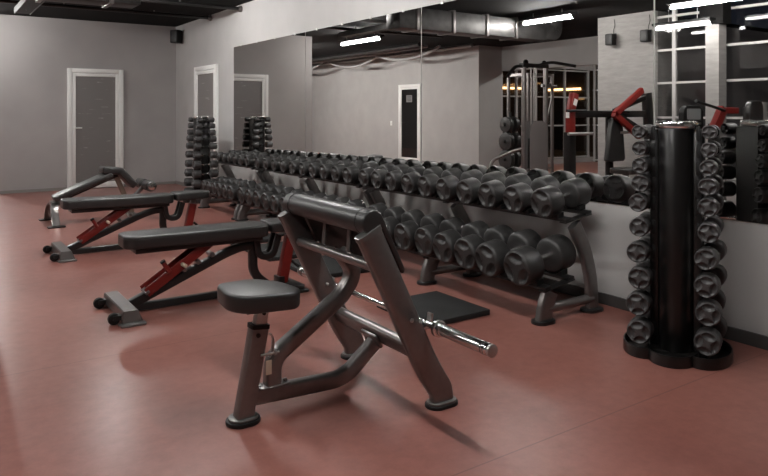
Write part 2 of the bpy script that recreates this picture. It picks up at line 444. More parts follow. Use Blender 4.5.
# ventilation duct
t = thing('ventilation_duct', 'large galvanised metal duct with flanges under the black ceiling', 'duct', (.3, 7.9, 2.58))
bm = B(); box(bm, (.52, 8.22, 2.74), (3.1, .36, .32), bev=.01); obj('duct_body', bm, 'galv', t)
for x in (1.75, 1.05, .35, -.3):
    bm = B(); box(bm, (x, 8.22, 2.74), (.05, .40, .36), bev=.004); obj('flange', bm, 'gun', t)
bm = B(); sweep(bm, fillet([(-1.02, 8.22, 2.74), (-1.32, 8.22, 2.74), (-1.32, 8.22, 2.948)], .2), .34, .30, (0, 1, 0), 'rect'); obj('elbow', bm, 'galv', t)

# drooping cable bundles along the left wall
def droop(x, y0, y1, z, sag, r, lab, n=10, mat='cable'):
    pts = [Vector((x, y0+(y1-y0)*k/n, z-sag*4*(k/n)*(1-k/n))) for k in range(n+1)]
    bm = B(); sweep(bm, pts, r*2, r*2, (1, 0, 0), 'round', 8)
    return tag(obj('ceiling_cable', bm, mat), lab, 'cable', 'cables hanging below the ceiling')
droop(-2.2, 12.4, 15.2, 2.90, .22, .035, 'thick grey cable sagging below the ceiling, nearest loop')
droop(-2.35, 15.2, 18.0, 2.90, .25, .035, 'thick grey cable sagging below the ceiling, second loop')
droop(-2.2, 18.0, 21.0, 2.90, .25, .035, 'thick grey cable sagging below the ceiling, farthest loop')
droop(-1.9, 12.5, 21.5, 2.88, .03, .03, 'long straight grey cable run along the far ceiling')
droop(-2.5, 11.6, 20.0, 2.87, .0, .04, 'straight dark pipe beside the sagging grey cables', mat='gun')
droop(-1.3, 12.0, 21.0, 2.86, .02, .05, 'dark ceiling duct pipe farthest from the sagging cables', mat='black')

# ------------------------------------------------------------------ wall speakers
def speaker(loc, rotz, label, cable=True, scale=.8):
    t = thing('wall_speaker', label, 'speaker', loc, rotz, 'black wall speakers')
    bm = B(); prism(bm, [(-.085, -.07), (.085, -.07), (.065, .09), (-.065, .09)], 'z', 0, .24, .02, 3); obj('cabinet', bm, 'plastic', t, local=True)
    bm = B(); prism(bm, rrect(0, .12, .13, .2, .02), 'y', -.078, -.07, .003); obj('grille', bm, 'board', t, local=True)
    bm = B(); box(bm, (0, .10, .2), (.05, .06, .05), bev=.005); box(bm, (0, .125, .2), (.09, .014, .11), bev=.004); obj('bracket', bm, 'white' if not cable else 'plastic', t, local=True)
    if cable:
        bm = B(); sweep(bm, fillet([(0, .09, .22), (.02, .115, .33), (-.02, .115, .42), (0, .115, .55)], .08), .012, .012, (0, 1, 0), 'round', 8); obj('cable', bm, 'plastic', t, local=True)
    t.scale = (scale, scale, scale)
    return t
speaker((3.80, 12.30, 2.60), math.radians(-62), 'small black wall speaker in the room corner under the ceiling', False, 1.)
speaker((-1.585, 7.15, 2.45), math.radians(90), 'black speaker with cable on the concrete column, farther from the windows')
speaker((-1.585, 6.49, 2.45), math.radians(90), 'black speaker with cable on the concrete column, nearer the windows')

# ------------------------------------------------------------------ dumbbells
def head_mesh(scallops, bumps, mat):
    """head of unit size: axis +x from 0 (inner face) to 1 (end face), radius 1; end face carries lens-shaped hollows"""
    bm = B(); n = 48
    side = [(-.0, .55), (.0, .86), (.05, .955), (.13, 1.), (.80, 1.), (.90, .975), (.965, .915)]
    rings = []
    for x, r in side: rings.append([Vector((x, r*math.cos(2*PI*i/n), r*math.sin(2*PI*i/n))) for i in range(n)])
    for r in (.84, .76, .66, .56, .46, .36, .26, .14, .05):
        ring = []
        for i in range(n):
            a = 2*PI*i/n; y, z = r*math.cos(a), r*math.sin(a); d = 1.0
            for k in range(scallops):
                c = PI/2+2*PI*k/scallops; u, v = y*math.cos(c)+z*math.sin(c), -y*math.sin(c)+z*math.cos(c)
                e = ((u-.60)/.26)**2+(v/.52)**2
                if e < 1: d -= bumps*min(1, (1-e)*1.7)**.8
                elif e < 1.5: d += .018*math.sin((e-1)/.5*PI)
            ring.append(Vector((d-.004, y, z)))
        rings.append(ring)
    loft(bm, rings)
    return obj('head', bm, mat, smooth=50)
def make_dumbbell(scallops, bumps, mat, L=.45, D=.2, hl=.335, hr=.085):
    """along local x, lying with its lowest point at z = 0"""
    t = thing('dumbbell', 'x', 'dumbbell')
    h = head_mesh(scallops, bumps, mat); me = h.data; HL = L*hl
    for s in (-1, 1):
        o = h if s == -1 else h.copy()
        if s == 1: COL.objects.link(o)
        o.parent = t; o.location = (s*(L/2-HL), 0, D/2); o.scale = (HL, D/2, D/2); o.rotation_euler = (0, 0, PI if s == -1 else 0)
    bm = B(); hi = L/2-HL+.01; r = D*hr; prof = []
    k = 14
    for i in range(k+1):
        x = -hi+2*hi*i/k; prof += [(x, r*(.92 if i % 2 else 1.08))]
    lathe(bm, (0, 0, D/2), (1, 0, 0), prof, 16)
    obj('handle', bm, 'chrome', t, local=True)
    return t
proto_r = make_dumbbell(3, .14, M['rubber'])
proto_t = make_dumbbell(4, .11, M['urethane'], .40, .13, .30, .11)
used = {}
def place_dumbbell(proto, L, D, base, loc, rot, label, group):
    first = proto.name not in used
    o = proto if first else dup(proto, loc, label)
    used[proto.name] = 1
    for ch in o.children:
        if ch.name.startswith('head'): ch.rotation_euler = (random.uniform(-.35, .35) if proto is proto_r else random.uniform(-PI, PI), 0, ch.rotation_euler[2])
    o.location = loc; o.rotation_euler = rot; o.scale = (L/base[0], D/base[1], D/base[1]); o['label'] = label; o['group'] = group
    return o

# ------------------------------------------------------------------ dumbbell racks
TILT = math.radians(8.5)
UP_C, LO_C = (3.555, .665), (3.372, .250)       # x, z of the tray centre line (top of cradles) for the two tiers
def rack(y0, y1, legs, label, up, lo, rname):
    t = thing('dumbbell_rack', label, 'dumbbell rack', (3.5, (y0+y1)/2, 0), 0, 'two tier dumbbell racks along the mirror wall')
    for y in legs:
        bm = B(); sweep(bm, fillet([(3.715, y, .01), (3.71, y, .20), (3.645, y, .42), (3.535, y, .598)], .25, 8), .05, .10, (0, 1, 0), 'oval'); obj('rear_upright', bm, 'gun', t)
        bm = B(); sweep(bm, fillet([(3.245, y, .01), (3.262, y, .10), (3.305, y, .19)], .08), .055, .12, (0, 1, 0), 'oval'); obj('front_post', bm, 'gun', t)
        bm = B(); tube(bm, (3.27, y, .085), (3.71, y, .085), .03, 14); obj('base_bar', bm, 'gun', t)
        for x in (3.245, 3.715):
            bm = B(); prism(bm, stadium(x, y, .17, .12), 'z', 0, .022, .005); obj('foot', bm, 'black', t)
        for (cx, cz), hw in ((UP_C, .13), (LO_C, .145)):
            bm = B(); R = Matrix.Rotation(-TILT, 3, 'Y'); box(bm, (cx, y, cz-.028), (hw*2, .055, .01), R, .002); obj('tray_bracket', bm, 'black', t)
    for (cx, cz), hw in ((UP_C, .10), (LO_C, .11)):
        for s in (-1, 1):
            bm = B(); R = Matrix.Rotation(-TILT, 3, 'Y')
            p = R @ Vector((s*hw, 0, -.013)); box(bm, (cx+p.x, (y0+y1)/2, cz+p.z), (.06, y1-y0, .02), R, .003); obj('tray_rail', bm, 'black', t)
    for tier, items in (('upper', up), ('lower', lo)):
        cx, cz = UP_C if tier == 'upper' else LO_C
        for i, (y, L, D) in enumerate(items):
            hc = L/2-L*.18
            # two curved cups under the heads
            for s in (-1, 1):
                R = Matrix.Rotation(-TILT, 3, 'Y'); r = D/2+.003; h = .30*D/2
                bm = B(); am = math.acos(1-h/r); arc = [(r*math.sin(am*k/5), D/2-r*math.cos(am*k/5)) for k in range(-5, 6)]
                prism(bm, arc+[(arc[-1][0]+.008, arc[-1][1]), (arc[-1][0]+.004, -.0045), (arc[0][0]-.004, -.0045), (arc[0][0]-.008, arc[0][1])], 'x', -.03, .03)
                for v in bm.verts: v.co = R @ v.co
                p = R @ Vector((s*min(hc-.02, .115), 0, 0)); bmesh.ops.translate(bm, vec=(cx+p.x, y, cz+p.z), verts=bm.verts)
                obj('cradle', bm, 'plastic', t)
            n = len(items)
            which = ('first' if i == 0 else ORD[i])
            lab = f'round black dumbbell, {which} from the near end, {tier} tier of the {rname} rack'
            if i == n-1: lab = f'round black dumbbell, last at the far end, {tier} tier of the {rname} rack'
            place_dumbbell(proto_r, L, D, (.45, .2), (cx, y, cz+.001), (0, -TILT, random.uniform(-.03, .03)), lab, f'dumbbells on the {tier} tier of the {rname} rack')
    return t
def lerp(a, b, t): return a+(b-a)*t
ys_up = [3.085, 3.345, 3.61, 3.865, 4.115, 4.36, 4.605, 4.85, 5.085, 5.31]
up1 = [(y, lerp(.405, .345, i/9), lerp(.198, .170, i/9)) for i, y in enumerate(ys_up)]
ys_lo = [3.10, 3.38, 3.62, 3.872, 4.13, 4.39, 4.665, 4.94, 5.21]
lo1 = [(y, (.47, .455, .44, .425, .385, .41, .41, .40, .39)[i], lerp(.235, .222, i/8)) for i, y in enumerate(ys_lo)]
rack(2.95, 5.40, (2.975, 4.175, 5.375), 'nearest two tier dumbbell rack with the largest round dumbbells', up1, lo1, 'nearest')
up2 = [(5.60+.243*i, lerp(.345, .30, i/9), lerp(.168, .142, i/9)) for i in range(10)]
lo2 = [(5.60+.243*i, lerp(.39, .36, i/9), lerp(.218, .202, i/9)) for i in range(10)]
rack(5.47, 7.92, (5.495, 6.695, 7.895), 'middle two tier dumbbell rack between the nearest and farthest racks', up2, lo2, 'middle')
up3 = [(8.125+.21*i, lerp(.30, .27, i/5), lerp(.140, .125, i/5)) for i in range(6)]
lo3 = [(8.14+.205*i, lerp(.355, .32, i/5), lerp(.192, .172, i/5)) for i in range(6)]
rack(7.99, 9.30, (8.015, 9.255), 'farthest and shortest two tier dumbbell rack beside the far tower', up3, lo3, 'farthest')

# ------------------------------------------------------------------ dumbbell towers
TZ = [.135, .285, .426, .566, .704, .835, .943, 1.040, 1.135, 1.228]
TD = [.130, .126, .120, .114, .106, .100, .095, .088, .080, .074]
TL = [.40, .39, .38, .37, .355, .34, .325, .305, .285, .27]
SIDE = .172
def tower_parts(t):
    # local frame: front faces -x, columns of dumbbells at y = -SIDE and +SIDE
    bm = B()
    pts = []
    for k in range(25): a = PI/2+PI*k/24; pts.append((.115*math.cos(a)-.005, .095*math.sin(a)))
    prism(bm, pts+[(.10, -.095), (.10, .095)], 'z', .03, 1.245, .004); obj('column_shell', bm, 'gloss_black', t, local=True, smooth=25)
    bm = B()
    for s in (-1, 1): box(bm, (.0, s*.112, .64), (.096, .043, 1.2), bev=.004)
    obj('side_plate', bm, 'gloss_black', t, local=True)
    bm = B(); prism(bm, rrect(-.01, 0, .22, .21, .065), 'z', 1.245, 1.285, .012, 3); obj('top_cap', bm, 'chrome', t, local=True)
    for s in (-1, 1):
        for z in TZ:
            bm = B(); prism(bm, stadium(s*.115, z-.01, .022, .08), 'x', -.052, -.048, .001)
            obj('slot_trim', bm, 'plastic', t, local=True)
        for z, d in zip(TZ, TD):
            r = d*.11
            bm = B(); box(bm, (0, s*.170, z-r*1.08-.008), (.05, .08, .012), bev=.002)
            box(bm, (.0, s*.210, z-r+.004), (.05, .008, .03), bev=.002); obj('hook', bm, 'plastic', t, local=True)
    # base: floor plates with raised strip rims
    def lobe(cx, cy, rx, ry, a0, a1, nm):
        bm = B(); arc = [(cx+rx*math.cos(math.radians(lerp(a0, a1, k/20))), cy+ry*math.sin(math.radians(lerp(a0, a1, k/20)))) for k in range(21)]
        prism(bm, arc, 'z', 0, .012)
        sweep(bm, [Vector((x, y, .032)) for x, y in arc], .06, .007, (0, 0, 1), 'rect')
        obj(nm, bm, 'gloss_black', t, local=True)
    lobe(-.12, 0, .155, .125, 90, 270, 'base_front_rim')
    lobe(-.01, .15, .20, .125, -20, 200, 'base_side_rim')
    lobe(-.01, -.15, .20, .125, 160, 380, 'base_side_rim')
    for s in (-1, 1):
        bm = B(); lathe(bm, (-.175, s*.085, .012), (0, 0, 1), [(0, .010), (.008, .010), (.012, .006)], 12); obj('bolt', bm, 'chrome', t, local=True)
    bm = B(); box(bm, (0, 0, .02), (.24, .3, .03), bev=.004); obj('base_plate', bm, 'gloss_black', t, local=True)
def tower(loc, rotz, label, name, first=None):
    if first is None:
        t = thing('dumbbell_tower', label, 'dumbbell tower', loc, rotz, 'dumbbell towers'); tower_parts(t)
    else: t = dup(first, loc, label, None, rotz)
    R = Matrix.Rotation(rotz, 3, 'Z')
    for s, side in ((1, 'window-side' if False else 'rack-facing'), (-1, 'other')):
        for i, (z, d, L) in enumerate(zip(TZ, TD, TL)):
            p = R @ Vector((0, s*SIDE, 0))
            row = ('bottom one' if i == 0 else 'top one' if i == 9 else ORD[i]+' from the bottom')
            if name == 'near': colname = 'left column' if s == 1 else 'right column'
            else: colname = 'back column' if s == 1 else 'front column'
            k = d/.13
            place_dumbbell(proto_t, L, d, (.40, .13), (loc[0]+p.x, loc[1]+p.y, z-d/2), (0, 0, rotz+random.uniform(-.05, .05)),
                           f'small grey dumbbell, {row}, {colname} of the {name} tower', f'dumbbells in the {colname} of the {name} tower')
    return t
tw = tower((3.46, 2.19, 0), math.radians(23), 'near tall black dumbbell tower with chrome top by the mirror wall', 'near')
tower((3.46, 9.98, 0), 0, 'far black dumbbell tower with chrome top beside the farthest rack', 'far', tw)

# ------------------------------------------------------------------ preacher curl bench
YC, YN, YF = 2.775, 2.40, 3.15
t = thing('preacher_curl_bench', 'grey preacher curl bench with black seat and padded arm rest in the foreground', 'weight bench', (1.5, YC, 0))
for y in (YN, YF):
    bm = B(); path = fillet([(1.95, y, .015), (1.946, y, .07), (1.865, y, .19), (1.557, y, .812)], [.06, .16], 8)
    sweep(bm, path, .052, .118, (0, 1, 0), 'oval', 20); obj('upright', bm, 'gun', t)
    bm = B(); d = Vector((-.444, 0, .896)).normalized(); p = Vector((1.557, y, .812)); sweep(bm, [p-d*.002, p+d*.012, p+d*.020], .056, .124, (0, 1, 0), 'oval', 20); obj('upright_cap', bm, 'gun_light', t)
    bm = B(); prism(bm, stadium(1.95, y, .165, .105), 'z', 0, .016, .004); f = obj('foot_pad', bm, 'plastic', t)
    bm = B(); prism(bm, stadium(1.95, y, .15, .09), 'z', .016, .026, .003); obj('foot_plate', bm, 'gun_light', f)
bm = B(); tube(bm, (1.605, YN+.01, .668), (1.605, YF-.01, .668), .024, 18); obj('upper_crossbar', bm, 'gun', t)
for y in (YN+.22, YN+.36, YF-.22):
    bm = B(); lathe(bm, (1.605, y, .69), (-.3, 0, 1), [(0, .008), (.008, .008), (.011, .005)], 10); obj('bolt', bm, 'chrome', t)
bm = B(); sweep(bm, [(1.838, YN+.01, .255), (1.838, YF-.01, .255)], .085, .05, (-.444, 0, .896), 'oval', 18); obj('lower_crossbar', bm, 'gun', t)
# main beam: from the seat post along the floor, up to the lower crossbar
bm = B(); sweep(bm, fillet([(1.17, YC, .088), (1.655, YC, .066), (1.845, YC, .215)], .075, 8), .052, .075, (0, 1, 0), 'oval', 18); obj('main_beam', bm, 'gun', t)
bm = B(); box(bm, (1.815, YC, .225), (.014, .13, .075), Matrix.Rotation(math.radians(-30), 3, 'Y'), .004); obj('joint_flange', bm, 'gun_light', t)
# curved riser
bm = B(); sweep(bm, fillet([(1.285, YC, .115), (1.285, YC, .235), (1.66, YC, .475), (1.715, YC, .57), (1.64, YC, .668)], [.075, .12, .11], 8), .066, .074, (0, 1, 0), 'oval', 18); obj('curved_riser', bm, 'gun', t)
bm = B(); prism(bm, stadium(1.285, YC, .16, .075), 'z', .114, .124, .003); fl = obj('riser_flange', bm, 'gun_light', t)
for x in (1.222, 1.348):
    bm = B(); lathe(bm, (x, YC, .122), (0, 0, 1), [(0, .011), (.008, .011), (.012, .007)], 6); obj('bolt', bm, 'steel', fl)
# seat post
bm = B(); sweep(bm, [(1.135, YC-.03, .015), (1.207, YC-.03, .405)], .066, .078, (0, 1, 0), 'rect'); post = obj('seat_post', bm, 'gun', t)
bm = B(); sweep(bm, [(1.205, YC-.03, .395), (1.207, YC-.03, .412)], .07, .084, (0, 1, 0), 'rect'); obj('post_collar', bm, 'plastic', post)
bm = B(); sweep(bm, [(1.206, YC-.03, .39), (1.233, YC-.03, .535)], .045, .055, (0, 1, 0), 'rect'); obj('seat_tube', bm, 'steel', t)
for z in (.46, .505):
    bm = B(); x = 1.206+(z-.39)*.186; tube(bm, (x+.002, YC-.06, z), (x+.002, YC-.0515, z), .008, 10); obj('adjust_hole', bm, 'plastic', t)
bm = B(); tube(bm, (1.19, YC-.068, .372), (1.19, YC-.060, .372), .01, 10); obj('post_hole', bm, 'board', post)
# seat lever with tag, on the beam side of the post
bm = B(); sweep(bm, fillet([(1.247, YC-.06, .37), (1.262, YC-.06, .345), (1.257, YC-.06, .29), (1.24, YC-.06, .268)], .02), .024, .006, (0, 1, 0), 'rect'); lv = obj('adjust_lever', bm, 'steel', t)
bm = B(); tube(bm, (1.20, YC-.07, .285), (1.285, YC-.07, .285), .006, 10); lathe(bm, (1.262, YC-.07, .285), (1, 0, 0), [(0, .012), (.01, .012)], 8); obj('lever_pin', bm, 'steel', lv)
bm = B(); box(bm, (1.238, YC-.067, .225), (.026, .004, .062), bev=.001); obj('paper_tag', bm, 'beige', lv)
bm = B(); prism(bm, stadium(1.135, YC-.03, .15, .125), 'z', 0, .018, .004); f = obj('foot_pad', bm, 'plastic', t)
bm = B(); prism(bm, stadium(1.135, YC-.03, .13, .108), 'z', .018, .028, .003); obj('foot_plate', bm, 'gun_light', f)
# seat pad: trapezoid with rounded corners, wide at the back
def round_poly(pts, r, n=5):
    out = []; m = len(pts)
    for i in range(m):
        a, b, c = Vector(pts[i-1]), Vector(pts[i]), Vector(pts[(i+1) % m]); u, v = (a-b), (c-b); q = min(r, u.length*.45, v.length*.45)
        p, s = b+u.normalized()*q, b+v.normalized()*q
        for k in range(n+1): tt = k/n; w = p*(1-tt)**2+b*2*tt*(1-tt)+s*tt*tt; out.append((w.x, w.y))
    return out
seatp = round_poly([(1.075, 2.92), (1.05, 2.72), (1.105, 2.625), (1.315, 2.585), (1.36, 2.64), (1.335, 2.80), (1.25, 2.92)], .05)
bm = B(); prism(bm, seatp, 'z', .492, .570, .015, 4); sp = obj('seat_pad', bm, 'vinyl', t, smooth=60)
bm = B(); prism(bm, [((x-1.21)*1.004+1.21, (y-2.765)*1.004+2.765) for x, y in seatp], 'z', .552, .5555, .001); obj('seat_piping', bm, 'vinyl', sp)
bm = B(); box(bm, (1.22, YC-.03, .489), (.2, .16, .012), bev=.003); obj('seat_plate', bm, 'plastic', t)
# arm pad: rolled top edge running into a slab down the far side of the uprights
ux = Vector((.444, -.896)).normalized(); no = Vector((.896, .444)).normalized()      # down the slope, outward from the slope (x,z)
rc = Vector((1.570, .866)); r = .055
prof = []
a_start = math.atan2(no.y, no.x)
for k in range(15):
    a = a_start+math.radians(236)*k/14; prof.append((rc.x+r*math.cos(a), rc.y+r*math.sin(a)))
inner = rc+no*.026; outer = rc+no*r
Ls = .27
prof.append(tuple(inner+ux*.045)); prof.append(tuple(inner+ux*Ls))
e = inner+ux*(Ls+.012)+no*.012; prof.append(tuple(e)); prof.append(tuple(outer+ux*Ls))
bm = B(); prism(bm, prof, 'y', YN-.015, YF+.005, .010, 3); ap = obj('arm_pad', bm, 'vinyl', t, smooth=50)
for y in (YN+.05, YF-.06):
    bm = B(); arc = [Vector((rc.x+(r+.0006)*math.cos(a_start+math.radians(236)*k/14), y, rc.y+(r+.0006)*math.sin(a_start+math.radians(236)*k/14))) for k in range(15)]
    sweep(bm, arc, .005, .004, (0, 1, 0), 'round', 6); obj('stitch_seam', bm, 'board', ap)
q = inner-no*.006
bm = B(); c = q+ux*.15; box(bm, (c.x, (YN+YF)/2, c.y), (.012, YF-YN-.12, .2), Matrix.Rotation(math.atan2(ux.x, -ux.y)*-1, 3, 'Y'), .003); obj('pad_board', bm, 'board', t)
for y in (2.66, 2.89):
    bm = B(); c1, c2 = Vector((1.612, y, .68)), Vector((q.x+ux.x*.07, y, q.y+ux.y*.07)); sweep(bm, [c1, c2], .03, .008, (0, 1, 0), 'rect'); obj('pad_strap', bm, 'gun', t)
# bar hooks on the uprights
BX, BZ = 1.850, .393
for y in (YN, YF):
    bm = B(); sweep(bm, fillet([(1.77, y, .3725), (1.845, y, .3725), (1.876, y, .3725), (1.886, y, .43)], .03), .03, .012, (0, 1, 0), 'rect'); obj('bar_hook', bm, 'steel', t)
    bm = B(); lathe(bm, (1.76, y-.0275, .425), (0, -1, 0), [(0, .010), (.006, .010), (.009, .006)], 8); obj('hook_bolt', bm, 'steel', t)

# barbell on the hooks
t = thing('barbell', 'short chrome barbell resting on the hooks of the preacher curl bench', 'barbell', (BX, YC, BZ))
bm = B(); tube(bm, (BX, 2.25, BZ), (BX, 3.30, BZ), .0135, 16); obj('shaft', bm, 'chrome', t)
for s, yc in ((-1, 2.295), (1, 3.255)):
    bm = B(); lathe(bm, (BX, yc, BZ), (0, s, 0), [(-.03, .018), (-.026, .022), (-.012, .022), (-.01, .037), (.006, .037), (.008, .029), (.03, .029), (.032, .0255), (.315, .0255), (.325, .024)], 24); sl = obj('sleeve', bm, 'chrome', t)
    bm = B(); lathe(bm, (BX, yc+s*.325, BZ), (0, s, 0), [(0, .0262), (.012, .0262), (.014, .02)], 24); obj('end_cap', bm, 'steel', sl)
    for q in (.285, .300):
        bm = B(); lathe(bm, (BX, yc+s*q, BZ), (0, s, 0), [(0, .0262), (.004, .0262)], 24); obj('sleeve_ring', bm, 'board', sl)

# ------------------------------------------------------------------ adjustable benches
def make_adjustable(loc, label):
    t = thing('adjustable_bench', label, 'weight bench', loc, 0, 'adjustable benches with red supports')
    P = dict(parent=t, local=True)
    # front base: folded plate along y with flanged feet and two wheels
    bm = B(); prism(bm, [(.035, .088), (.115, .088), (.122, .082), (.15, .014), (.142, .012), (.108, .08), (.04, .08), (.03, .03), (.02, .03), (.028, .082)], 'y', -.27, .27); obj('front_base', bm, 'gun', **P, smooth=25)
    for s in (-1, 1):
        bm = B(); prism(bm, [(-.0, .0), (.16, 0), (.16, .012), (.135, .016), (.118, .088), (.032, .088), (.025, .016), (0, .012)], 'y', s*.27-.008, s*.27+.008, .002); prism(bm, rrect(.082, s*.30, .155, .06, .012), 'z', .0, .014, .003); obj('base_foot', bm, 'gun_light', **P)
        bm = B(); lathe(bm, (-.015, s*.215-.022, .037), (0, 1, 0), [(0, .024), (.004, .035), (.02, .037), (.036, .035), (.044, .024)], 22); w = obj('wheel', bm, 'plastic', **P)
        bm = B(); box(bm, (.015, s*.215, .055), (.06, .06, .012), bev=.003); tube(bm, (-.015, s*.215-.035, .037), (-.015, s*.215+.035, .037), .01, 10)
        for q in (-.03, .03): box(bm, (.0, s*.215+q, .045), (.05, .006, .03), bev=.002)
        obj('wheel_bracket', bm, 'black', **P)
    bm = B(); sweep(bm, fillet([(.10, 0, .040), (.80, 0, .322), (.92, 0, .356), (1.05, 0, .356)], .12, 8), .06, .062, (0, 1, 0), 'rect'); obj('spine', bm, 'black', **P)
    bm = B(); sweep(bm, fillet([(.11, 0, .04), (.20, 0, .03), (1.30, 0, .03)], .05), .05, .05, (0, 1, 0), 'rect'); obj('floor_bar', bm, 'black', **P)
    bm = B(); sweep(bm, fillet([(1.01, 0, .40), (1.01, 0, .14), (1.14, 0, .035)], .12, 8), .055, .065, (0, 1, 0), 'oval'); obj('rear_post', bm, 'black', **P)
    bm = B(); box(bm, (1.31, 0, .03), (.09, .34, .04), bev=.006)
    for s in (-1, 1): prism(bm, rrect(1.31, s*.17, .13, .07, .015), 'z', 0, .018, .003)
    obj('rear_foot', bm, 'black', **P)
    # ladder of rungs on the spine
    for x in (.40, .50, .60, .70):
        z = .040+(x-.10)*.403+.046; bm = B(); box(bm, (x-.012, 0, z), (.028, .10, .03), Matrix.Rotation(math.radians(-22), 3, 'Y'), .003); obj('rung', bm, 'gun', **P)
    # red back support: two side plates, cross pin, peg
    ax, az, bx, bz = .23, .125, .70, .438; L = math.hypot(bx-ax, bz-az); an = math.atan2(bz-az, bx-ax); R = Matrix.Rotation(-an, 3, 'Y'); cx, cz = (ax+bx)/2, (az+bz)/2
    for s in (-1, 1):
        bm = B(); box(bm, (cx, s*.052, cz), (L, .008, .066), R, .003); obj('support_plate', bm, 'red', **P)
    bm = B(); p = R @ Vector((0, 0, -.026)); box(bm, (cx+p.x, 0, cz+p.z), (L*.96, .10, .007), R, .002); obj('support_web', bm, 'red', **P)
    bm = B(); q = Vector((.375, -.075, .250)); d = Vector((-.50, -.0, .866)); tube(bm, q, q+d*.085, .016, 12); pg = obj('release_peg', bm, 'red', **P)
    bm = B(); tube(bm, q+d*.083, q+d*.097, .018, 12); obj('peg_cap', bm, 'plastic', parent=pg, local=True)
    bm = B(); box(bm, (.235, 0, .13), (.03, .13, .02), R, .003); obj('support_catch', bm, 'gun', **P)
    for s in (-1, 1):
        bm = B(); lathe(bm, (.47, s*.056, .29), (0, s, 0), [(0, .014), (.065, .014), (.07, .010)], 12); obj('pivot_pin', bm, 'beige', **P)
    # back pad on its frame
    bm = B(); prism(bm, round_poly([(.075, -.09), (.12, -.135), (.80, -.148), (1.09, -.135), (1.10, 0), (1.09, .135), (.80, .148), (.12, .135), (.075, .09)], .06), 'z', 0, .085, .013, 4)
    R2 = Matrix.Rotation(math.radians(.6), 3, 'Y')
    bmesh.ops.rotate(bm, cent=(.57, 0, 0), matrix=R2, verts=bm.verts); bmesh.ops.translate(bm, vec=(0, 0, .434), verts=bm.verts); bp = obj('back_pad', bm, 'vinyl', **P, smooth=60)
    bm = B(); prism(bm, round_poly([(.0735, -.09), (.118, -.1365), (.80, -.1495), (1.09, -.1365), (1.10, 0), (1.09, .1365), (.80, .1495), (.118, .1365), (.0735, .09)], .06), 'z', .500, .504, .0015); obj('pad_piping', bm, 'vinyl', parent=bp, local=True)
    bm = B(); box(bm, (.60, 0, .418), (.90, .20, .035), None, .004); obj('pad_rail', bm, 'black', **P)
    # curved link from the back pad hinge to the seat
    for s in (-1, 1):
        bm = B(); sweep(bm, fillet([(1.02, s*.04, .405), (1.04, s*.04, .27), (1.155, s*.04, .262), (1.20, s*.04, .42)], .07, 7), .03, .05, (0, 1, 0), 'oval'); obj('seat_link', bm, 'black', **P)
    # red seat post with its pull pin
    bm = B(); sweep(bm, [(1.245, 0, .05), (1.315, 0, .395)], .07, .075, (0, 1, 0), 'rect'); obj('seat_post', bm, 'red', **P)
    bm = B(); sweep(bm, [(1.31, 0, .385), (1.322, 0, .445)], .045, .05, (0, 1, 0), 'rect'); obj('seat_tube', bm, 'gun_light', **P)
    bm = B(); box(bm, (1.225, 0, .075), (.05, .095, .05), bev=.004); obj('post_clamp', bm, 'black', **P)
    bm = B(); tube(bm, (1.325, 0, .20), (1.40, -.02, .135), .011, 10); obj('pull_pin', bm, 'plastic', **P)
    bm = B(); prism(bm, round_poly([(1.11, -.13), (1.42, -.11), (1.485, -.06), (1.485, .06), (1.42, .11), (1.11, .13)], .05), 'z', .447, .522, .014, 4); sp = obj('seat_pad', bm, 'vinyl', **P, smooth=60)
    bm = B(); prism(bm, round_poly([(1.108, -.1315), (1.42, -.1115), (1.4865, -.06), (1.4865, .06), (1.42, .1115), (1.108, .1315)], .05), 'z', .503, .507, .0015); obj('pad_piping', bm, 'vinyl', parent=sp, local=True)
    bm = B(); box(bm, (1.29, 0, .442), (.26, .07, .014), None, .003); obj('seat_rail', bm, 'black', **P)
    return t
b2 = make_adjustable((1.0, 4.68, 0), 'adjustable bench with red supports, nearer one, behind the preacher curl bench')
dup(b2, (.98, 6.89, 0), 'adjustable bench with red supports, farther one, in front of the decline bench')

# ------------------------------------------------------------------ decline bench near the back door
YD = 8.97
t = thing('decline_bench', 'black decline ab bench with foam foot rollers in front of the back door', 'weight bench', (1.25, YD, 0))
def slantpad(p, q, thick, w0, w1, name, r=.04):
    """padded slab from p to q (x,z) of its top surface"""
    p, q = Vector((p[0], 0, p[1])), Vector((q[0], 0, q[1])); L = (q-p).length; an = math.atan2(q.z-p.z, q.x-p.x)
    bm = B(); prism(bm, round_poly([(0, -w0/2), (L, -w1/2), (L, w1/2), (0, w0/2)], r), 'z', -thick, 0, min(.018, thick*.3), 3)
    bmesh.ops.rotate(bm, cent=(0, 0, 0), matrix=Matrix.Rotation(-an, 3, 'Y'), verts=bm.verts); bmesh.ops.translate(bm, vec=(p.x, YD, p.z), verts=bm.verts)
    return obj(name, bm, 'vinyl', t, smooth=60)
slantpad((1.27, .325), (1.93, .60), .07, .26, .30, 'back_pad')
slantpad((1.83, .665), (2.075, .635), .085, .28, .28, 'seat_pad', .03)
slantpad((2.06, .645), (2.25, .43), .085, .28, .28, 'knee_pad', .03)
bm = B(); sweep(bm, [(1.30, YD, .25), (2.02, YD, .55)], .06, .05, (0, 1, 0), 'rect'); obj('spine', bm, 'black', t)
bm = B(); sweep(bm, [(2.0, YD, .55), (2.20, YD, .06)], .055, .06, (0, 1, 0), 'rect'); obj('rear_post', bm, 'bronze', t)
for s in (-1, 1):
    bm = B(); sweep(bm, fillet([(1.30, YD+s*.05, .25), (1.27, YD+s*.19, .20), (1.27, YD+s*.33, .012)], .08, 6), .085, .03, (1, 0, 0), 'rect'); obj('front_leg', bm, 'gun', t)
    bm = B(); prism(bm, rrect(1.27, YD+s*.345, .19, .11, .02), 'z', 0, .014, .003); obj('front_foot', bm, 'plastic', t)
bm = B(); box(bm, (1.30, YD, .245), (.10, .16, .05), bev=.006); obj('front_bracket', bm, 'gun', t)
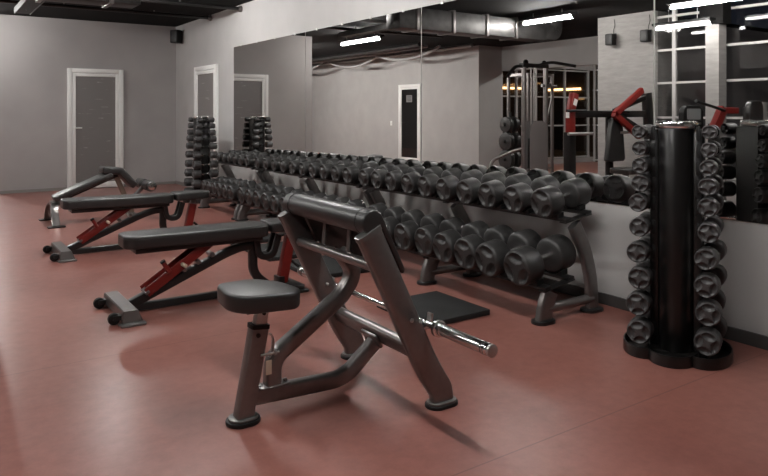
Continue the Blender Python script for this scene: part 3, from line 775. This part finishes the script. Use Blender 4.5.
bm = B(); box(bm, (2.20, YD, .04), (.07, .5, .05), bev=.005); obj('rear_base', bm, 'gun', t)
bm = B(); sweep(bm, [(2.155, YD, .19), (2.36, YD, .40)], .05, .05, (0, 1, 0), 'rect'); obj('roller_arm', bm, 'gun_light', t)
bm = B(); tube(bm, (2.37, YD-.31, .405), (2.37, YD+.31, .405), .014, 12); obj('roller_axle', bm, 'chrome', t)
for s in (-1, 1):
    bm = B(); lathe(bm, (2.37, YD+s*.05, .405), (0, s, 0), [(0, .055), (.01, .068), (.22, .068), (.235, .055)], 22); ro = obj('foam_roller', bm, 'vinyl', t)
    bm = B(); lathe(bm, (2.37, YD+s*.285, .405), (0, s, 0), [(0, .045), (.012, .045), (.016, .03)], 18); obj('chrome_cap', bm, 'chrome', ro)

# ------------------------------------------------------------------ floor mats
mats = [((2.56, 3.29), (3.09, 3.86), 'black rubber floor mat under the end of the barbell'),
        ((2.57, 4.74), (3.09, 5.40), 'black rubber floor mat behind the red post of the nearer adjustable bench'),
        ((2.55, 5.57), (3.08, 6.22), 'black rubber floor mat, third along the racks from the camera'),
        ((2.56, 6.42), (3.08, 7.0), 'black rubber floor mat, farthest along the racks from the camera')]
for (x0, y0), (x1, y1), lab in mats:
    bm = B(); prism(bm, rrect((x0+x1)/2, (y0+y1)/2, x1-x0, y1-y0, .012), 'z', 0, .035, .004)
    tag(obj('floor_mat', bm, 'mat'), lab, 'floor mat', 'black rubber floor mats beside the racks')

# ------------------------------------------------------------------ machines seen in the mirror
# chest press in front of the concrete column
Y0 = 6.38
t = thing('chest_press_machine', 'chest press machine with bent red arms in front of the concrete column', 'gym machine', (-.6, Y0, 0))
bm = B(); box(bm, (-.60, Y0, .04), (2.0, .09, .08), bev=.008)
for x in (.33, -.54, -1.50): box(bm, (x, Y0-.0, .03), (.09, .8, .06), bev=.008)
obj('floor_frame', bm, 'black', t)
bm = B(); box(bm, (-.62, Y0, 1.315), (2.0, .06, .10), bev=.006); obj('crossbar', bm, 'black', t)
bm = B(); sweep(bm, [(.33, Y0, .05), (.33, Y0, 1.06)], .12, .14, (0, 1, 0), 'rect'); obj('side_post', bm, 'black', t)
bm = B(); sweep(bm, fillet([(-1.52, Y0, .05), (-1.52, Y0, 1.0), (-1.44, Y0, 1.64)], .2), .12, .16, (0, 1, 0), 'oval'); obj('side_post', bm, 'black', t)
bm = B(); sweep(bm, fillet([(.34, Y0-.02, 1.02), (.34, Y0-.02, 1.36), (.26, Y0-.02, 1.60)], .06), .10, .11, (0, 1, 0), 'rect'); a = obj('press_arm', bm, 'red', t)
bm = B(); box(bm, (.398, Y0-.02, 1.30), (.004, .06, .08)); box(bm, (.295, Y0-.073, 1.48), (.07, .004, .09), Matrix.Rotation(math.radians(-20), 3, 'Y')); obj('arm_label', bm, 'white', a)
bm = B(); sweep(bm, [(-1.06, Y0-.18, 1.67), (-.42, Y0-.18, 1.31)], .07, .09, (0, 1, 0), 'rect'); sweep(bm, [(-.40, Y0-.18, 1.32), (-1.0, Y0-.18, .98)], .07, .09, (0, 1, 0), 'rect'); obj('press_arm', bm, 'red', t)
bm = B(); sweep(bm, [(-1.28, Y0-.08, 1.56), (-.54, Y0-.08, 1.36)], .05, .07, (0, 1, 0), 'rect'); sweep(bm, [(-.54, Y0-.08, 1.34), (-1.25, Y0-.08, 1.05)], .05, .07, (0, 1, 0), 'rect'); obj('link_arm', bm, 'black', t)
for x0, x1, z in ((-.20, -.85, 1.345), (.50, .10, 1.36)):
    bm = B(); tube(bm, (x0, Y0-.10, z), (x1, Y0-.10, z), .02, 12); obj('grip', bm, 'plastic', t)
for x0, x1 in ((.50, -.02), (-.62, -.95)):
    bm = B(); tube(bm, (x0, Y0-.12, 1.04), (x1, Y0-.12, 1.04), .022, 12); obj('weight_peg', bm, 'steel', t)
bm = B(); sweep(bm, [(-.54, Y0, .05), (-.54, Y0, 1.27)], .08, .10, (0, 1, 0), 'rect'); obj('back_post', bm, 'black', t)
bm = B(); prism(bm, round_poly([(-.33, .64), (-.36, .62), (-.72, .62), (-.75, .66), (-.71, 1.02), (-.66, 1.27), (-.46, 1.27), (-.40, 1.02)], .06), 'y', Y0-.13, Y0-.05, .02, 3); obj('back_pad', bm, 'vinyl', t, smooth=60)
bm = B(); prism(bm, rrect(-.54, Y0-.30, .36, .36, .05), 'z', .46, .54, .02, 3); obj('seat_pad', bm, 'vinyl', t, smooth=60)
bm = B(); sweep(bm, [(-.54, Y0-.28, .05), (-.54, Y0-.28, .47)], .07, .07, (0, 1, 0), 'rect'); box(bm, (-.54, Y0-.15, .05), (.08, .4, .07)); obj('seat_support', bm, 'black', t)

# second lever machine nearer the windows
Y1 = 4.60
t = thing('lever_press_machine', 'red arm lever machine with black headrest pad in front of the windows', 'gym machine', (-.7, Y1, 0))
bm = B(); box(bm, (-.72, Y1, .04), (1.3, .09, .08), bev=.008)
for x in (-.24, -1.25): box(bm, (x, Y1, .03), (.08, .7, .06), bev=.008)
obj('floor_frame', bm, 'black', t)
bm = B(); sweep(bm, [(-.22, Y1, .05), (-.22, Y1, 1.20)], .10, .12, (0, 1, 0), 'rect'); obj('side_post', bm, 'black', t)
bm = B(); sweep(bm, [(-.16, Y1-.02, 1.10), (-.38, Y1-.02, 1.38)], .08, .13, (0, 1, 0), 'rect'); sweep(bm, [(-.35, Y1-.02, 1.36), (-.70, Y1-.02, 1.36)], .07, .08, (0, 1, 0), 'rect'); obj('press_arm', bm, 'red', t)
bm = B(); tube(bm, (-.32, Y1-.08, 1.36), (.30, Y1-.08, 1.47), .018, 12); obj('lever', bm, 'black', t)
bm = B(); prism(bm, rrect(-1.0, 1.30, .34, .38, .10), 'y', Y1-.13, Y1-.05, .02, 3); obj('back_pad', bm, 'vinyl', t, smooth=60)
bm = B(); sweep(bm, [(-1.0, Y1, .05), (-1.0, Y1, 1.4)], .08, .08, (0, 1, 0), 'rect'); obj('back_post', bm, 'black', t)
bm = B(); tube(bm, (-1.38, Y1, .05), (-1.38, Y1, 1.47), .075, 18); obj('guide_column', bm, 'steel', t)
bm = B(); prism(bm, rrect(-1.0, Y1-.3, .36, .36, .05), 'z', .46, .54, .02, 3); obj('seat_pad', bm, 'vinyl', t)
bm = B(); sweep(bm, [(-1.0, Y1-.28, .05), (-1.0, Y1-.28, .47)], .07, .07, (0, 1, 0), 'rect'); box(bm, (-1.0, Y1-.15, .05), (.08, .4, .07)); obj('seat_support', bm, 'black', t)

# exercise bike whose console shows above the near tower
Y2, X2 = 5.32, -.91
t = thing('exercise_bike', 'exercise bike with grey console screen seen over the top of the near tower', 'exercise bike', (X2, Y2, 0))
bm = B(); box(bm, (X2, Y2-.15, .09), (.09, .95, .08), bev=.01)
for y in (Y2-.6, Y2+.3): box(bm, (X2, y, .035), (.5, .08, .07), bev=.015)
obj('floor_frame', bm, 'gun', t)
bm = B(); prism(bm, [(Y2-.2, .12), (Y2+.28, .12), (Y2+.32, .4), (Y2+.2, .62), (Y2, .66), (Y2-.18, .4)], 'x', X2-.08, X2+.08, .02, 3); obj('flywheel_cover', bm, 'plastic', t)
bm = B(); tube(bm, (X2, Y2-.42, .1), (X2, Y2-.48, .82), .03, 14); obj('seat_tube', bm, 'steel', t)
bm = B(); prism(bm, round_poly([(X2-.04, Y2-.28), (X2+.04, Y2-.28), (X2+.13, Y2-.56), (X2-.13, Y2-.56)], .05), 'z', .82, .89, .02, 3); obj('saddle', bm, 'vinyl', t)
bm = B(); tube(bm, (X2, Y2+.08, .55), (X2, Y2+.02, 1.2), .035, 14); obj('console_stem', bm, 'gun', t)
bm = B(); sweep(bm, fillet([(X2-.24, Y2-.26, 1.08), (X2-.24, Y2-.02, 1.05), (X2+.24, Y2-.02, 1.05), (X2+.24, Y2-.26, 1.08)], .06), .03, .03, (0, 0, 1), 'round', 10); obj('handlebar', bm, 'plastic', t)
bm = B(); prism(bm, round_poly([(X2-.25, 1.12), (X2+.25, 1.12), (X2+.24, 1.36), (X2+.17, 1.43), (X2-.17, 1.43), (X2-.24, 1.36)], .05), 'y', Y2-.04, Y2+.04, .012, 3); cs = obj('console', bm, 'plastic', t)
bm = B(); prism(bm, rrect(X2, 1.315, .32, .15, .02), 'y', Y2-.047, Y2-.04); obj('screen', bm, 'screen', cs)
bm = B()
for k in range(6): box(bm, (X2-.15+k*.06, Y2-.043, 1.185), (.038, .006, .03), bev=.002)
obj('button_row', bm, 'gun', cs)

# cable machine in the alcove mouth
YM, XM = 9.75, -2.55
t = thing('cable_machine', 'tall cable machine with twin posts and smoked weight shroud', 'gym machine', (XM, YM, 0))
for x in (-2.24, -2.88):
    bm = B(); tube(bm, (x, YM, .05), (x, YM, 2.32), .05, 16); obj('upright', bm, 'gun', t)
for x in (-2.45, -2.54, -2.60):
    bm = B(); tube(bm, (x, YM, .1), (x, YM, 2.28), .014, 10); obj('guide_rod', bm, 'steel', t)
bm = B(); box(bm, (-2.54, YM, .50), (.22, .14, .62), bev=.004)
wt = obj('weight_stack', bm, 'black', t)
bm = B(); prism(bm, round_poly([(-2.31, .18), (-2.81, .18), (-2.81, 1.05), (-2.70, 1.17), (-2.42, 1.17), (-2.31, 1.05)], .05), 'y', YM+.10, YM+.112); obj('shroud', bm, 'shroud', t)
bm = B(); prism(bm, round_poly([(-2.31, .18), (-2.81, .18), (-2.81, 1.05), (-2.70, 1.17), (-2.42, 1.17), (-2.31, 1.05)], .05), 'y', YM-.112, YM-.10); obj('shroud', bm, 'shroud', t)
bm = B(); box(bm, (-2.54, YM, 2.30), (.74, .12, .08), bev=.006); obj('top_plate', bm, 'black', t)
bm = B(); sweep(bm, fillet([(-2.60, YM-.02, 2.30), (-3.0, YM-.02, 2.40), (-3.9+.12, YM-.02, 2.34)], .2), .05, .06, (0, 1, 0), 'rect'); obj('pull_up_beam', bm, 'black', t)
bm = B(); sweep(bm, fillet([(-2.35, YM, 2.27), (-2.0, YM, 2.28), (-1.78, YM, 2.05)], .12), .05, .06, (0, 1, 0), 'rect'); obj('short_arm', bm, 'black', t)
for x in (-2.84, -2.3):
    bm = B(); lathe(bm, (x, YM-.02, 2.36), (0, 1, 0), [(0, .055), (.006, .06), (.012, .05), (.028, .05), (.034, .06), (.04, .055)], 18); obj('pulley', bm, 'plastic', t)
for s, x in ((1, -2.24), (-1, -2.88)):
    bm = B(); sweep(bm, fillet([(x, YM, .62), (x+s*.12, YM+.2, .55), (x+s*.42, YM+.5, .35), (x+s*.46, YM+.5, .02)], .12), .07, .07, (0, 0, 1), 'round', 12); obj('brace_leg', bm, 'gun', t)
bm = B(); box(bm, (-2.54, YM, .04), (.8, .3, .08), bev=.008); obj('base', bm, 'black', t)
bm = B(); sweep(bm, fillet([(-2.9, YM-.1, 1.95), (-3.1, YM, 1.75), (-2.95, YM+.05, 1.1)], .1), .045, .045, (0, 1, 0), 'round', 10); tube(bm, (-2.77, YM, 1.9), (-3.2, YM, 1.88), .035, 12); obj('swing_arm', bm, 'gun_light', t)

# rack frame farther back in the alcove
t = thing('squat_rack', 'dark squat rack frame standing behind the cable machine', 'gym machine', (-3.3, 10.6, 0))
for x in (-3.0, -3.75):
    for y in (10.35, 10.95):
        bm = B(); sweep(bm, [(x, y, .0), (x, y, 2.2)], .06, .06, (0, 1, 0), 'rect'); obj('post', bm, 'gun', t)
bm = B()
for y in (10.35, 10.95): box(bm, (-3.375, y, 2.17), (.75, .05, .06))
for x in (-3.0, -3.75): box(bm, (x, 10.65, 2.17), (.05, .6, .06)); box(bm, (x, 10.65, .1), (.05, .6, .06))
obj('top_frame', bm, 'gun', t)
bm = B(); sweep(bm, [(-3.0, 10.35, .9), (-3.0, 9.9+.6, .1)], .05, .05, (1, 0, 0), 'rect'); obj('brace', bm, 'gun', t)

# plate tree with stacked plates near the pier
t = thing('plate_tree', 'dark weight plate tree loaded with plates at the edge of the opening', 'plate tree', (-2.6, 10.5, 0))
bm = B(); tube(bm, (-2.6, 10.5, .05), (-2.6, 10.5, 1.35), .035, 14); box(bm, (-2.6, 10.5, .03), (.6, .5, .06), bev=.008); obj('stand', bm, 'black', t)
for k, (z, r) in enumerate(((.33, .21), (.72, .2), (1.08, .17))):
    for s in (-1, 1):
        bm = B(); lathe(bm, (-2.6+s*.05, 10.5, z), (s, 0, 0), [(0, .05), (.0, r*.96), (.008, r), (.05, r), (.055, r*.9), (.056, .05), (.06, .05), (.062, r*.9), (.068, r*.96), (.1, r*.96), (.106, r*.88), (.108, .04), (.16, .03)], 24); obj('weight_plates', bm, 'rubber', t)

# blocks added outside; their glowing strips stand in for gold reflections in the panes
t = thing('reflection_block', 'added dark block outside with glowing strips standing in for gold reflections', 'building', (-14, 9, -.2))
bm = B(); box(bm, (-14.5, 9, 1.8), (1.0, 26, 4.0)); obj('facade', bm, 'facade', t)
for y, z, l in ((7.5, 1.9, 3.4), (14, 1.85, 4.0), (19.5, 2.3, 3), (3, 2.6, 2.5), (11.5, .9, 2)):
    bm = B(); box(bm, (-13.97, y, z), (.05, l, .09)); obj('glow_strip', bm, 'amber', t)

t = thing('reflection_block', 'added dark block beyond the end window with glowing strips for gold reflections', 'building', (-9, 19, -.2))
bm = B(); box(bm, (-8.5, 19.5, 1.8), (9.0, 1.0, 4.0)); obj('facade', bm, 'facade', t)
for x, z, l in ((-6.2, 1.95, 3.0), (-8.8, 1.3, 2.2), (-10.5, 2.3, 2.6), (-5.2, .8, 1.2)):
    bm = B(); box(bm, (x, 18.97, z), (l, .05, .08)); obj('glow_strip', bm, 'amber', t)

# ------------------------------------------------------------------ world, camera, colour
w = bpy.data.worlds.new('night'); SC.world = w; w.use_nodes = True
w.node_tree.nodes['Background'].inputs[0].default_value = (.006, .007, .010, 1); w.node_tree.nodes['Background'].inputs[1].default_value = .6
cam = bpy.data.cameras.new('camera'); co = bpy.data.objects.new('camera', cam); COL.objects.link(co)
cam.sensor_width = 36; cam.lens = 36*676/768; cam.shift_y = -(238-113)/768
co.location = (0, 0, 1.33); co.rotation_euler = (PI/2, 0, -math.atan(460/676))
cam.clip_start = .05
SC.camera = co
SC.view_settings.view_transform = 'Standard'; SC.view_settings.look = 'None'; SC.view_settings.gamma = 1; SC.view_settings.use_curve_mapping = False
SC.view_settings.exposure = 2.0
SC.cycles.max_bounces = 8; SC.cycles.diffuse_bounces = 4; SC.cycles.glossy_bounces = 5; SC.cycles.transparent_max_bounces = 8
SC.cycles.caustics_reflective = False; SC.cycles.caustics_refractive = False
SC.cycles.sample_clamp_indirect = 4.; SC.cycles.use_denoising = True; SC.cycles.blur_glossy = .5
